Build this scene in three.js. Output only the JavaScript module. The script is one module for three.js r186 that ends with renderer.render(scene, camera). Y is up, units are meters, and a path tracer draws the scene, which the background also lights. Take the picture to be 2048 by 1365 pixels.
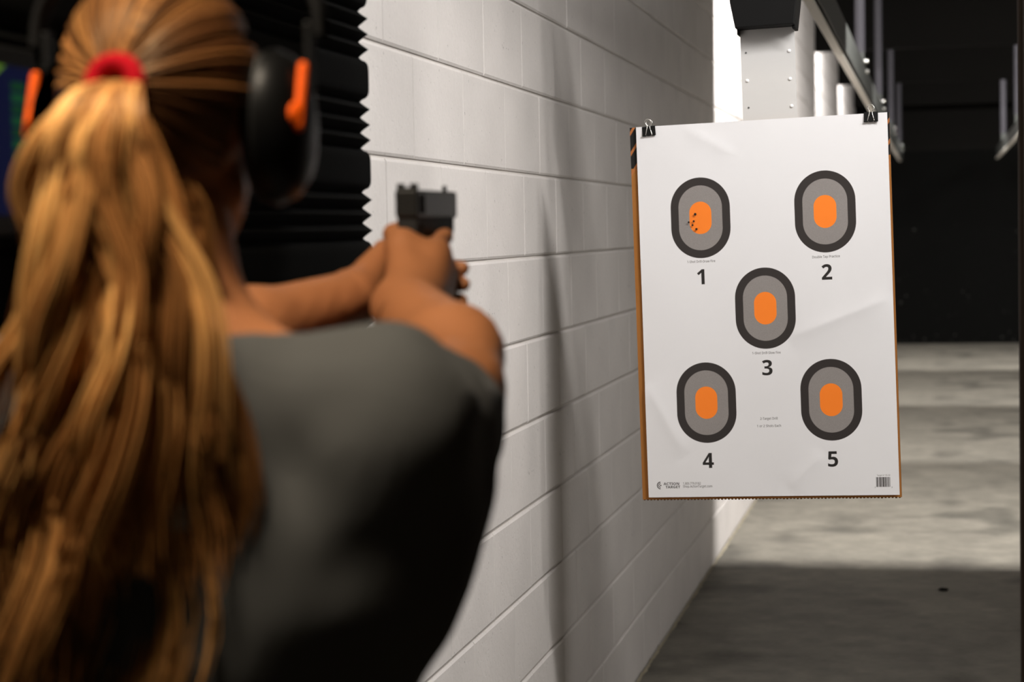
import * as THREE from 'three';
import { RoundedBoxGeometry } from 'three/addons/geometries/RoundedBoxGeometry.js';
import { mergeGeometries } from 'three/addons/utils/BufferGeometryUtils.js';
import { RectAreaLightUniformsLib } from 'three/addons/lights/RectAreaLightUniformsLib.js';

// Coordinates: X to the right across the lanes, Y height above the floor, Z metres down range.
// three.js looks along -z, so a point down range is (X, Y, -Z).
const V = (X, Y, Z) => new THREE.Vector3(X, Y, -Z);
RectAreaLightUniformsLib.init();
const scene = new THREE.Scene();
scene.background = new THREE.Color(0x000000);
const renderer = new THREE.WebGLRenderer({ antialias: true });
renderer.toneMapping = THREE.LinearToneMapping;
renderer.toneMappingExposure = 1.0;
renderer.shadowMap.enabled = true;

// ---------- camera ----------
const EYE = 1.4948;
const camera = new THREE.PerspectiveCamera(19.809, 2048 / 1365, 0.05, 80);
camera.position.copy(V(0, EYE, 0));
camera.up.set(0.00730906, 0.99825213, -0.05864529);
camera.lookAt(V(-0.21219795, EYE - 0.05576286, 0.97563443));
camera.focus = 4.28;
camera.userData.fStop = 4.2;
scene.add(camera);

// ---------- lamps (fixtures are built around them further down) ----------
const WALL = -0.974;                       // face of the block wall
const tubeColor = new THREE.Color().setRGB(1, 0.965, 0.93);
const warmColor = new THREE.Color().setRGB(1, 0.85, 0.66);
const LAMPS = {
  // strip lights hung across the range just past the firing line
  front: { list: [[0.68, 3.04, 3.515], [1.98, 3.04, 3.515]], gain: [0.88, 0.42], w: 1.2, h: 0.07, power: 300, color: tubeColor, dir: [-0.62, -0.75, -0.1] },
  // strip lights hidden behind each baffle
  range: { list: [], w: 1.2, h: 0.05, power: 740, far: 0.5, color: tubeColor, dir: [0, -0.95, 0.3] },
  // lamp panel in the added booth soffit
  booth: { list: [[-0.70, 2.77, 1.0]], w: 0.3, h: 0.3, power: 128, color: warmColor, dir: [0, -1, 0] },
};
const BAFFLE_Z = [8.93, 12.72, 16.62, 20.6, 24.55];
for (const z of BAFFLE_Z.slice(0, 4)) for (const x of [-0.3, 1.1, 2.6]) LAMPS.range.list.push([x, 3.4, z + 0.093]);

// ---------- helpers ----------
function rng(seed) { let s = seed >>> 0; return () => { s = (s + 0x6D2B79F5) | 0; let t = Math.imul(s ^ (s >>> 15), 1 | s); t = (t + Math.imul(t ^ (t >>> 7), 61 | t)) ^ t; return ((t ^ (t >>> 14)) >>> 0) / 4294967296; }; }
const used = {};
function numbered(n) { const k = used[n] = (used[n] ?? -1) + 1; return k ? n + '_' + String(k).padStart(3, '0') : n; }
function tag(o, label, category, group) { o.userData.label = label; if (category) o.userData.category = category; if (group) o.userData.group = group; return o; }
function struct(o, label, category) { o.userData.kind = 'structure'; o.userData.label = label; o.userData.category = category; return o; }
function mesh(name, geo, mat, parent) {
  const m = new THREE.Mesh(geo, mat); m.name = name; m.castShadow = m.receiveShadow = true;
  if (!parent) { m.name = numbered(name); scene.add(m); } else parent.add(m);
  return m;
}
function group(name, pos) { const g = new THREE.Group(); g.name = numbered(name); if (pos) g.position.copy(pos); scene.add(g); return g; }
const lin = (r, g, b) => new THREE.Color().setRGB(r, g, b);
const std = (c, roughness = 0.7, metalness = 0, extra = {}) => new THREE.MeshStandardMaterial({ color: c, roughness, metalness, ...extra });
function box(w, h, d, x = 0, y = 0, z = 0, r = 0) {
  const g = r ? new RoundedBoxGeometry(w, h, d, 2, r) : new THREE.BoxGeometry(w, h, d); g.translate(x, y, z); return g;
}
function merge(list) { return mergeGeometries(list.map(g => { const q = g.index ? g.toNonIndexed() : g; for (const k of Object.keys(q.attributes)) if (!['position', 'normal', 'uv'].includes(k)) q.deleteAttribute(k); return q; })); }
function tube(pts, r, seg = 24, sides = 6, closed = false) { return new THREE.TubeGeometry(new THREE.CatmullRomCurve3(pts, closed), seg, r, sides, closed); }
// tileable value noise
function noiseField(seed, n) {
  const R = rng(seed), a = new Float32Array(n * n).map(() => R());
  return (x, y) => {
    x = ((x % n) + n) % n; y = ((y % n) + n) % n;
    const i = Math.floor(x), j = Math.floor(y), f = x - i, g = y - j, u = f * f * (3 - 2 * f), v = g * g * (3 - 2 * g);
    const i2 = (i + 1) % n, j2 = (j + 1) % n;
    return (a[j * n + i] * (1 - u) + a[j * n + i2] * u) * (1 - v) + (a[j2 * n + i] * (1 - u) + a[j2 * n + i2] * u) * v;
  };
}
function texture(size, fn, srgb, h = size) {
  const d = new Uint8Array(size * h * 4);
  for (let y = 0; y < h; y++) for (let x = 0; x < size; x++) {
    const c = fn(x / size, y / h), k = (y * size + x) * 4;
    if (typeof c === 'number') d[k] = d[k + 1] = d[k + 2] = Math.max(0, Math.min(255, c * 255));
    else for (let q = 0; q < 3; q++) d[k + q] = Math.max(0, Math.min(255, c[q] * 255));
    d[k + 3] = 255;
  }
  const t = new THREE.DataTexture(d, size, h); t.wrapS = t.wrapT = THREE.RepeatWrapping; t.magFilter = THREE.LinearFilter; t.minFilter = THREE.LinearMipmapLinearFilter; t.generateMipmaps = true;
  if (srgb) t.colorSpace = THREE.SRGBColorSpace; t.needsUpdate = true; return t;
}
// ---- signed distance fields and surface nets for bodies and cloth ----
const smin = (a, b, k) => { const h = Math.max(k - Math.abs(a - b), 0) / k; return Math.min(a, b) - h * h * k * 0.25; };
function cap(a, b, ra, rb) {               // tapered capsule
  const dx = b[0] - a[0], dy = b[1] - a[1], dz = b[2] - a[2], L = dx * dx + dy * dy + dz * dz || 1e-9;
  return (x, y, z) => {
    const px = x - a[0], py = y - a[1], pz = z - a[2]; let t = (px * dx + py * dy + pz * dz) / L; t = t < 0 ? 0 : t > 1 ? 1 : t;
    return Math.hypot(px - t * dx, py - t * dy, pz - t * dz) - (ra + (rb - ra) * t);
  };
}
function ell(c, r) {
  const m = Math.min(...r);
  return (x, y, z) => { const X = (x - c[0]) / r[0], Y = (y - c[1]) / r[1], Z = (z - c[2]) / r[2], k = Math.hypot(X, Y, Z); return k < 1e-6 ? -m : (k - 1) * k / Math.max(1e-6, Math.hypot(X / r[0], Y / r[1], Z / r[2])); };
}
function union(list, k) { return (x, y, z) => { let d = 1e9; for (const f of list) d = smin(d, f(x, y, z), k); return d; }; }
function surfaceNet(f, lo, hi, s) {
  const n = [0, 1, 2].map(i => Math.ceil((hi[i] - lo[i]) / s) + 1), [nx, ny, nz] = n, F = new Float32Array(nx * ny * nz);
  let q = 0; for (let k = 0; k < nz; k++) for (let j = 0; j < ny; j++) for (let i = 0; i < nx; i++) F[q++] = f(lo[0] + i * s, lo[1] + j * s, lo[2] + k * s);
  const id = new Int32Array(nx * ny * nz).fill(-1), pos = [], at = (i, j, k) => i + nx * (j + ny * k);
  const E = [[0, 1], [0, 2], [0, 4], [1, 3], [1, 5], [2, 3], [2, 6], [3, 7], [4, 5], [4, 6], [5, 7], [6, 7]];
  for (let k = 0; k < nz - 1; k++) for (let j = 0; j < ny - 1; j++) for (let i = 0; i < nx - 1; i++) {
    const v = []; let m = 0; for (let c = 0; c < 8; c++) { const w = F[at(i + (c & 1), j + ((c >> 1) & 1), k + (c >> 2))]; v.push(w); if (w < 0) m |= 1 << c; }
    if (m === 0 || m === 255) continue;
    let X = 0, Y = 0, Z = 0, e = 0;
    for (const [a, b] of E) if ((v[a] < 0) !== (v[b] < 0)) { const t = v[a] / (v[a] - v[b]); X += (a & 1) + t * ((b & 1) - (a & 1)); Y += ((a >> 1) & 1) + t * (((b >> 1) & 1) - ((a >> 1) & 1)); Z += (a >> 2) + t * ((b >> 2) - (a >> 2)); e++; }
    id[at(i, j, k)] = pos.length / 3; pos.push(lo[0] + (i + X / e) * s, lo[1] + (j + Y / e) * s, lo[2] + (k + Z / e) * s);
  }
  const idx = [], quad = (a, b, c, d, flip) => flip ? idx.push(a, c, b, a, d, c) : idx.push(a, b, c, a, c, d);
  for (let k = 1; k < nz - 1; k++) for (let j = 1; j < ny - 1; j++) for (let i = 1; i < nx - 1; i++) {
    const a = F[at(i, j, k)] < 0;
    if (a !== F[at(i + 1, j, k)] < 0) quad(id[at(i, j - 1, k - 1)], id[at(i, j, k - 1)], id[at(i, j, k)], id[at(i, j - 1, k)], !a);
    if (a !== F[at(i, j + 1, k)] < 0) quad(id[at(i - 1, j, k - 1)], id[at(i - 1, j, k)], id[at(i, j, k)], id[at(i, j, k - 1)], !a);
    if (a !== F[at(i, j, k + 1)] < 0) quad(id[at(i - 1, j - 1, k)], id[at(i, j - 1, k)], id[at(i, j, k)], id[at(i - 1, j, k)], !a);
  }
  // down-range Z becomes three's -z: mirror and reverse the winding
  for (let i = 2; i < pos.length; i += 3) pos[i] = -pos[i];
  for (let i = 0; i < idx.length; i += 3) { const t = idx[i + 1]; idx[i + 1] = idx[i + 2]; idx[i + 2] = t; }
  const g = new THREE.BufferGeometry(); g.setAttribute('position', new THREE.Float32BufferAttribute(pos, 3)); g.setIndex(idx); g.computeVertexNormals(); return g;
}
function noise3(seed) { const R = rng(seed), a = new Float32Array(4096).map(() => R() * 2 - 1), h = (i, j, k) => a[((i & 15) << 8) | ((j & 15) << 4) | (k & 15)];
  return (x, y, z) => { const i = Math.floor(x), j = Math.floor(y), k = Math.floor(z), s = t => t * t * (3 - 2 * t), u = s(x - i), v = s(y - j), w = s(z - k), L = (p, q, t) => p + (q - p) * t;
    return L(L(L(h(i, j, k), h(i + 1, j, k), u), L(h(i, j + 1, k), h(i + 1, j + 1, k), u), v), L(L(h(i, j, k + 1), h(i + 1, j, k + 1), u), L(h(i, j + 1, k + 1), h(i + 1, j + 1, k + 1), u), v), w); }; }

// ---------- procedural surfaces ----------
const n8 = noiseField(3, 8), n16 = noiseField(4, 16), n32 = noiseField(5, 32), n64 = noiseField(6, 64), n128 = noiseField(7, 128), n256 = noiseField(8, 256);
const fine = (u, v) => 0.4 * n128(u * 128, v * 128) + 0.6 * n256(u * 256, v * 256);
const paintBump = texture(512, (u, v) => { const p = n64(u * 64 + 3, v * 64); const pit = n128(u * 128, v * 128 + 5) > 0.9 ? -0.35 : 0; return 0.55 + 0.25 * (fine(u, v) - 0.5) + 0.25 * (p - 0.5) + pit; });
const paintMap = texture(512, (u, v) => { const s = n256(u * 256 + 9, v * 256) * n64(u * 64, v * 64 + 2) > 0.82 ? -0.2 : 0; const k = 0.97 + 0.05 * (n8(u * 8, v * 8) - 0.5) + 0.03 * (fine(u, v) - 0.5) + s; return [0.848 * k, 0.828 * k, 0.815 * k]; }, true);
const concreteMap = texture(1024, (u, v) => {
  const b = 0.45 * n8(u * 8, v * 8) + 0.3 * n16(u * 16, v * 16) + 0.25 * n32(u * 32 + 4, v * 32), w = n64(u * 64, v * 64);
  const stain = Math.max(0, n16(u * 16 + 7.3, v * 16 + 2.1) - 0.72) * 0.4;
  const k = 0.425 + 0.12 * (b - 0.5) + 0.06 * (w - 0.5) + 0.05 * (fine(u, v) - 0.5) - stain; return [k * 1.0, k * 0.965, k * 0.885];
}, true);
const concreteBump = texture(512, (u, v) => 0.5 + 0.5 * (fine(u, v) - 0.5) + 0.3 * (n32(u * 32, v * 32) - 0.5));
const matt = (c, roughness = 0.95, spec = 0.1) => new THREE.MeshPhysicalMaterial({ color: c, roughness, specularIntensity: spec });
const M = {
  wall: std(0xffffff, 0.62, 0, { map: paintMap, bumpMap: paintBump, bumpScale: 0.0012 }),
  mortar: std(lin(0.58, 0.55, 0.52), 0.8),
  floor: new THREE.MeshPhysicalMaterial({ color: 0xffffff, roughness: 0.7, specularIntensity: 0.5, map: concreteMap, bumpMap: concreteBump, bumpScale: 0.002 }),
  dark: matt(lin(0.008, 0.0075, 0.0068)),
  darkWall: std(lin(0.05, 0.047, 0.043), 0.9),
  foam: matt(lin(0.0055, 0.0055, 0.0053)),
  rubber: matt(lin(0.004, 0.004, 0.0037)),
  rubberChip: matt(lin(0.035, 0.035, 0.032)),
  tan: std(lin(0.32, 0.24, 0.14), 0.7),
  galv: std(lin(0.04, 0.043, 0.039), 0.65, 0.1, { bumpMap: concreteBump, bumpScale: 0.0006 }),
  strip: std(lin(0.8, 0.76, 0.69), 0.6),
  pipe: matt(lin(0.045, 0.043, 0.05), 0.6, 0.3),
  bolt: std(lin(0.75, 0.74, 0.70), 0.25, 0.9),
  black: matt(lin(0.006, 0.006, 0.006), 0.6, 0.3),
  plate: std(lin(0.66, 0.655, 0.65), 0.5, 0.15),
  rivet: std(lin(0.95, 0.95, 0.95), 0.3),
  lampBody: std(lin(0.6, 0.6, 0.6), 0.5),
  partition: matt(lin(0.030, 0.021, 0.016), 0.8, 0.3),
};

// ---------- the room ----------
const ROOM = { x0: WALL, x1: 4.4, z0: -2.2, z1: 25.1, h: 3.75 };
{
  const w = ROOM.x1 - ROOM.x0 + 0.6, d = ROOM.z1 - ROOM.z0 + 0.6;
  const g = new THREE.BoxGeometry(w, 0.2, d), uv = g.attributes.uv, p = g.attributes.position;
  for (let i = 0; i < uv.count; i++) uv.setXY(i, p.getX(i) / 4.2, p.getZ(i) / 4.2);
  const f = mesh('floor', g, M.floor); f.position.copy(V((ROOM.x0 + ROOM.x1) / 2, -0.1, (ROOM.z0 + ROOM.z1) / 2)); struct(f, 'smooth grey concrete floor of the shooting range', 'floor');
  const c = mesh('ceiling', new THREE.BoxGeometry(w, 0.2, d), M.darkWall); c.position.copy(V((ROOM.x0 + ROOM.x1) / 2, ROOM.h + 0.1, (ROOM.z0 + ROOM.z1) / 2)); struct(c, 'dark ceiling high above the range', 'ceiling');
  const r = mesh('wall_right', new THREE.BoxGeometry(0.2, ROOM.h, d), std(lin(0.5, 0.48, 0.46), 0.8)); r.position.copy(V(ROOM.x1 + 0.1, ROOM.h / 2, (ROOM.z0 + ROOM.z1) / 2)); struct(r, 'painted side wall beyond the next lanes', 'wall');
  const b = mesh('wall_back', new THREE.BoxGeometry(w, ROOM.h, 0.2), M.darkWall); b.position.copy(V((ROOM.x0 + ROOM.x1) / 2, ROOM.h / 2, ROOM.z0 - 0.1)); struct(b, 'dark wall behind the firing booths', 'wall');
}
// left wall of painted concrete blocks
{
  const wall = group('wall_left'); struct(wall, 'off-white painted concrete block wall beside the lane', 'wall');
  const back = mesh('mortar_bed', new THREE.BoxGeometry(0.2, ROOM.h, ROOM.z1 - ROOM.z0 + 0.4), M.mortar, wall);
  back.position.copy(V(WALL - 0.1 - 0.006, ROOM.h / 2, (ROOM.z0 + ROOM.z1) / 2));
  const C = 0.2032, y0 = 0.0099, zJ = 4.2431;   // course height, first bed joint, joint phase
  function blockGeo(u0, v0, jog) {
    const hw = C - 0.0007, hh = C / 2 - 0.0030, c = 0.0030, ch = 0.0052, e = 0.008, J = k => jog * Math.sin(k * 2.3);
    const ring = (x, w, h) => [[x, -h, -w], [x, -h, w], [x, h, w], [x, h, -w]];
    const A = ring(0, hw - c, hh - ch).map((q, i) => [J(i) * 0.0005, q[1] + J(i + 5) * 0.0006, q[2] + J(i + 9) * 0.0005]), B = ring(-c * 0.9, hw, hh), D = ring(-e, hw, hh);
    const pos = [], uv = [], tri = (a, b, cc) => { for (const q of [a, b, cc]) { pos.push(...q); uv.push((q[2] + u0) / 0.9, (q[1] + q[0] + v0) / 0.9); } };
    const quad = (a, b, cc, d) => { tri(a, b, cc); tri(a, cc, d); };
    quad(A[0], A[3], A[2], A[1]);
    for (let i = 0; i < 4; i++) { const j = (i + 1) % 4; quad(A[i], A[j], B[j], B[i]); quad(B[i], B[j], D[j], D[i]); }
    const g = new THREE.BufferGeometry(); g.setAttribute('position', new THREE.Float32BufferAttribute(pos, 3)); g.setAttribute('uv', new THREE.Float32BufferAttribute(uv, 2)); g.computeVertexNormals(); return g;
  }
  const R = rng(11), variants = Array.from({ length: 8 }, () => blockGeo(R() * 3, R() * 3, R() * 2 - 1)), rest = [];
  for (let k = 0; k < 19; k++) for (let m = -8; m < 56; m++) {
    const z = zJ + C * (2 * m + 1) + (k % 2 ? 0 : C), y = y0 + C * (k + 0.5), n = Math.floor(R() * 8), out = (R() - 0.5) * 0.0012;
    if (z > 25.2 || z < -2.1 || y > ROOM.h) continue;
    const u = 1871 - 3909 * 1.047 * 0.974 / (z + 0.21), v = 447 - (y - EYE) * (1871 - u) / 0.974;   // where the block stands along the wall
    const near = z > 3.0 && z < 12.6 && v > -140 && v < 1500;
    const P = V(WALL + out, y, z), rot = (R() - 0.5) * 0.002;
    if (near) { const b = mesh('block', variants[n], M.wall, wall); b.position.copy(P); b.rotation.y = rot; }
    else { const g = variants[n].clone(); g.translate(P.x, P.y, P.z); rest.push(g); }
  }
  const o = mesh('block_courses', mergeGeometries(rest), M.wall, wall); o.userData.kind = 'stuff';
  // ragged line of dried mortar where the wall meets the floor
  const RR = rng(77), pos = [], idx = []; let q = 0;
  for (let z = 2.5; z < 24.8; z += 0.035) { const a = 0.003 + 0.010 * RR() * RR(), h = 0.002 + 0.018 * RR() * RR() * RR(); pos.push(WALL - 0.002, h, -z, WALL + a * 0.5, h * 0.7, -z, WALL + a, 0.0005, -z); if (q) { const b = q - 3; idx.push(b, b + 1, q + 1, b, q + 1, q, b + 1, b + 2, q + 2, b + 1, q + 2, q + 1); } q += 3; }
  const g = new THREE.BufferGeometry(); g.setAttribute('position', new THREE.Float32BufferAttribute(pos, 3)); g.setIndex(idx); g.computeVertexNormals();
  const t = mesh('trim_1', g, std(lin(0.27, 0.235, 0.17), 0.9)); struct(t, 'ragged tan mortar line along the foot of the wall', 'trim');
}
// soffit and header added to shade the booths, backstop
{
  const s = mesh('ceiling_added_soffit', new THREE.BoxGeometry(ROOM.x1 - ROOM.x0, 0.14, 5.2), M.darkWall); s.position.copy(V((ROOM.x0 + ROOM.x1) / 2, 2.87, 0.4)); struct(s, 'unseen low dark soffit added to shade the firing booths', 'ceiling');  // added out of view to keep the front strip lights off the shooter
  const hd = mesh('trim_2', new THREE.BoxGeometry(ROOM.x1 - ROOM.x0, 0.5, 0.06), M.darkWall); hd.position.copy(V((ROOM.x0 + ROOM.x1) / 2, 2.55, 2.97)); struct(hd, 'unseen dark header panel added above the booth fronts to block light', 'trim');  // unseen blocker, added so down-range light misses the hands and sleeves
  const b = group('wall_front'); struct(b, 'black rubber backstop at the far end of the range', 'wall');
  const W = ROOM.x1 - ROOM.x0 + 0.4;
  mesh('rubber_curtain', new THREE.BoxGeometry(W, 2.4, 0.2), M.rubber, b).position.copy(V((ROOM.x0 + ROOM.x1) / 2, 1.2, 24.98));
  mesh('upper_panel', new THREE.BoxGeometry(W, 1.35, 0.12), M.dark, b).position.copy(V((ROOM.x0 + ROOM.x1) / 2, 3.07, 24.96));
  const R = rng(5), list = [];
  for (let i = 0; i < 70; i++) { const g = new THREE.IcosahedronGeometry(0.006 + 0.022 * R() * R(), 0); g.scale(1, 0.8, 0.5); const y = 0.02 + 1.5 * Math.pow(R(), 2.2), x = -0.7 + 2.4 * R(); g.translate(x, y, -24.878); list.push(g); }
  const c = mesh('rubber_chips', mergeGeometries(list), M.rubberChip, b); c.userData.kind = 'stuff';
}
// baffles across the range
BAFFLE_Z.forEach((z, i) => {
  const b = group('ceiling_baffle', V((ROOM.x0 + ROOM.x1) / 2, 2.945, z));
  const W = ROOM.x1 - ROOM.x0 - 0.004;
  mesh('panel', box(W, 0.8, 0.1, 0, 0.402, 0), M.dark, b);
  const strip = mesh('edge_board', box(W, 0.035, 0.012, 0, 0.0185, 0.056), i === 1 ? M.tan : M.dark, b);
  if (i === 1) tag(strip, 'tan timber edge board');
  tag(b, ['black overhead baffle nearest the firing line, above the edge of the floor shadow', 'black overhead baffle with a tan lower edge at the top of the picture', 'black overhead baffle whose lower edge cuts off the first white strip of wall', 'black overhead baffle whose lower edge cuts off the second white strip of wall', 'black overhead baffle farthest down range, close to the backstop'][i], 'baffle', 'overhead baffles');
});

// ---------- lamps ----------
function fixture(name, [x, y, z], L, label, grp, gain = 1) {
  const g = group(name, V(x, y, z)), dir = V(...L.dir).normalize();
  const across = new THREE.Vector3(0, 0, 1).cross(dir).negate().normalize(); if (across.x < 0) across.negate(); const zed = new THREE.Vector3().crossVectors(across, dir.clone().negate()).normalize(); g.quaternion.setFromRotationMatrix(new THREE.Matrix4().makeBasis(across, dir.clone().negate(), zed));
  mesh('housing', box(L.w + 0.04, 0.05, L.h + 0.03, 0, 0.035, 0, 0.008), M.lampBody, g);
  mesh('diffuser', box(L.w, 0.01, L.h, 0, 0.006, 0), new THREE.MeshStandardMaterial({ color: 0xffffff, emissive: L.color, emissiveIntensity: 3, roughness: 0.6 }), g);
  tag(g, label, 'lamp', grp);
  const l = new THREE.RectAreaLight(L.color, L.power * gain, L.w, L.h); l.name = 'light'; l.castShadow = true;
  l.position.copy(V(x, y, z)).addScaledVector(dir, 0.006); scene.add(l); l.quaternion.setFromRotationMatrix(new THREE.Matrix4().makeBasis(across.clone().negate(), zed, dir.clone().negate())); l.name = numbered('lamp_light');
}
LAMPS.front.list.forEach((p, i) => fixture('strip_light', p, LAMPS.front, ['strip light above the front of the range, nearer the block wall', 'strip light above the front of the range, farther from the block wall'][i], 'strip lights past the firing line', LAMPS.front.gain[i]));
LAMPS.range.list.forEach((p, i) => fixture('baffle_light', p, LAMPS.range, 'strip light hidden behind baffle number ' + ['one', 'two', 'three', 'four'][Math.floor(i / 3)] + ', ' + ['beside the block wall', 'above the second lane', 'above the third lane'][i % 3], 'strip lights behind the baffles', i < 3 ? 1 : LAMPS.range.far));
LAMPS.booth.list.forEach(p => fixture('soffit_light', p, LAMPS.booth, 'warm panel light in the added soffit above the shooter'));

// ---------- target carrier rails ----------
function carrierRail(X, rods, z0, label) {
  const g = group('target_rail', V(X, 2.27, z0)), L = 24.3 - z0;
  mesh('channel', merge([box(0.008, 0.13, L, 0.022, 0.065, -L / 2), box(0.03, 0.008, L, 0.007, 0.126, -L / 2), box(0.008, 0.13, L, -0.010, 0.065, -L / 2)]), M.galv, g);
  tag(mesh('track_strip', box(0.034, 0.012, L, -0.006, -0.0065, -L / 2), M.strip, g), 'pale strip along the underside');
  for (const z of rods) {
    const r = mesh('hanger_pipe', new THREE.CylinderGeometry(0.03, 0.03, 1.3, 14), M.pipe, g); r.position.set(0.0, 0.20 + 0.65, -(z - z0));
    const b = mesh('bracket', box(0.05, 0.09, 0.05, 0.0, 0.165, -(z - z0), 0.006), M.galv, g);
    const n = mesh('bolt', new THREE.CylinderGeometry(0.014, 0.014, 0.03, 6).rotateZ(Math.PI / 2), M.bolt, b); n.position.set(0.03, 0.15, -(z - z0) + 0.005);
    const n2 = mesh('bolt', new THREE.CylinderGeometry(0.014, 0.014, 0.03, 6).rotateZ(Math.PI / 2), M.bolt, b); n2.position.set(0.03, 0.10, -(z - z0) - 0.1);
  }
  return tag(g, label, 'rail', 'target carrier rails');
}
carrierRail(-0.41, [7.2, 11.3, 15.0, 19.2, 23.5], 3.3, 'galvanised overhead target rail running above the paper target');
carrierRail(0.735, [18.4, 22.2], 3.3, 'galvanised overhead target rail of the next lane, at the right edge');

// ---------- right booth partition ----------
{
  const g = group('booth_partition', V(0.126, 0, 2.2));
  mesh('panel', box(0.06, 2.79, 2.2, 0.045, 1.396, 0, 0.004), M.partition, g);
  mesh('end_cap', box(0.07, 2.79, 0.03, 0.042, 1.396, -1.115, 0.008), M.partition, g);
  tag(g, 'dark brown booth partition edge at the right side of the picture', 'partition');
}
// ---------- acoustic foam on the wall of the booth ----------
{
  const g = group('acoustic_foam_panel', V(WALL, 0, 3.0));
  const base = 0.10, per = 0.1432, yc = 1.7405;   // yc: a bump centre
  const s = new THREE.Shape(), pts = [];
  const profile = y => {            // depth of the wedges at height y
    let t = ((y - yc) / per) % 1; if (t < -0.5) t += 1; if (t > 0.5) t -= 1; t *= per; const a = Math.abs(t);
    if (a < 0.030) return 0.0165 * Math.pow(Math.max(0, 1 - Math.pow(a / 0.0335, 6)), 0.8);
    const q = ((a - 0.0350) / 0.0246 % 1 + 1) % 1; const tri = 1 - Math.abs(q - 0.5) * 2;
    return 0.001 + 0.0165 * Math.pow(tri, 1.15);
  };
  s.moveTo(0.004, 0.02); for (let y = 0.02; y <= 2.78; y += 0.0012) s.lineTo(base + profile(y) - 0.019, y); s.lineTo(0.004, 2.78); s.closePath();
  const geo = new THREE.ExtrudeGeometry(s, { depth: 3.0, bevelEnabled: false, steps: 1 });
  mesh('wedge_foam', geo, M.foam, g);
  tag(g, 'black acoustic foam panel with jagged wedge edge on the booth wall', 'foam panel');
}
// ---------- lane control screen ----------
{
  const g = group('control_screen', V(-0.862, 1.50, 1.53));
  mesh('housing', box(0.022, 0.18, 0.48, 0.0, 0.09, 0, 0.006), M.black, g);
  const cv = document.createElement('canvas'); cv.width = 512; cv.height = 256; const c = cv.getContext('2d');
  c.fillStyle = '#12183c'; c.fillRect(0, 0, 512, 256);
  c.fillStyle = '#6f9a35'; c.beginPath(); c.moveTo(300, 0); c.lineTo(452, 0); c.lineTo(404, 40); c.lineTo(300, 40); c.fill();
  for (let i = 0; i < 11; i++) { c.fillStyle = i % 2 ? '#1d5a34' : '#174a2b'; c.fillRect(462, 26 + i * 20, 34, 15); }
  const t = new THREE.CanvasTexture(cv); t.colorSpace = THREE.SRGBColorSpace;
  const sc = mesh('display', new THREE.PlaneGeometry(0.45, 0.14), new THREE.MeshPhysicalMaterial({ color: 0x000000, roughness: 0.6, specularIntensity: 0.1, emissive: 0xffffff, emissiveMap: t, emissiveIntensity: 0.45 }), g);
  sc.rotation.y = Math.PI / 2; sc.position.set(0.0115, 0.09, 0); sc.material.side = THREE.DoubleSide;
  tag(sc, 'dim blue and green display');
  const l = new THREE.RectAreaLight(new THREE.Color(0.2, 0.35, 0.5), 0.15, 0.45, 0.14); l.name = 'screen_light'; l.position.copy(V(-0.847, 1.59, 1.53)); scene.add(l); l.lookAt(V(1, 1.59, 1.53));
  tag(g, 'lane control screen with blue and green display behind the ponytail', 'screen');
}

// ---------- target, carrier, board, clips ----------
const TS = 1.022, TP = V(-0.387 * TS, EYE - 0.189 * TS, 4.5652 * TS);
const TQ = new THREE.Quaternion().setFromEuler(new THREE.Euler(-THREE.MathUtils.degToRad(1.99), -THREE.MathUtils.degToRad(2.83), THREE.MathUtils.degToRad(1.51), 'YXZ'));
function onTarget(name) { const g = group(name, TP); g.quaternion.copy(TQ); g.scale.setScalar(TS); return g; }   // paper centre frame: x right, y up, z towards the shooter
const PW = 0.5842, PH = 0.8763;
{ // backing board
  const g = onTarget('cardboard_backer');
  const cv = document.createElement('canvas'); cv.width = 1024; cv.height = 1500; const c = cv.getContext('2d'), R = rng(21);
  c.fillStyle = '#a2682a'; c.fillRect(0, 0, 1024, 1500);
  for (let i = 0; i < 2600; i++) { c.fillStyle = `rgba(${R() < 0.5 ? '60,36,14' : '190,140,80'},${0.05 + 0.06 * R()})`; c.fillRect(R() * 1024, R() * 1500, 1 + 2 * R(), 10 + 60 * R()); }
  c.fillStyle = '#12110f'; c.fillRect(0, 0, 1024, 165);
  c.strokeStyle = '#b06c38'; c.lineWidth = 10; for (let k = -3; k < 24; k++) { c.beginPath(); c.moveTo(k * 54 - 8, 200); c.lineTo(k * 54 + 142, -26); c.stroke(); }
  const t = new THREE.CanvasTexture(cv); t.colorSpace = THREE.SRGBColorSpace;
  const face = std(0xffffff, 0.85, 0, { map: t }), edge = std(lin(0.17, 0.085, 0.033), 0.9), w = 0.6045, h = 0.882, x0 = -0.006;
  const body = mesh('board', new THREE.BoxGeometry(w, h, 0.006), edge, g); body.position.set(x0, -0.0028, -0.0075);
  const f = mesh('printed_face', new THREE.PlaneGeometry(w, h), face, g); f.position.set(x0, -0.0028, -0.0043);
  // corrugated flutes along the lower edge
  const fl = []; for (let i = 0; i < 75; i++) fl.push(new THREE.CylinderGeometry(0.0030, 0.0022, 0.0016 + 0.0018 * R(), 5).translate(x0 - w / 2 + 0.004 + i * 0.00805, -0.0028 - h / 2 - 0.001, -0.0075));
  mesh('flute_edge', mergeGeometries(fl), edge, g).userData.kind = 'stuff';
  tag(g, 'brown cardboard backer with black and orange striped top edge behind the paper', 'cardboard');
}
let paper;
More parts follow.
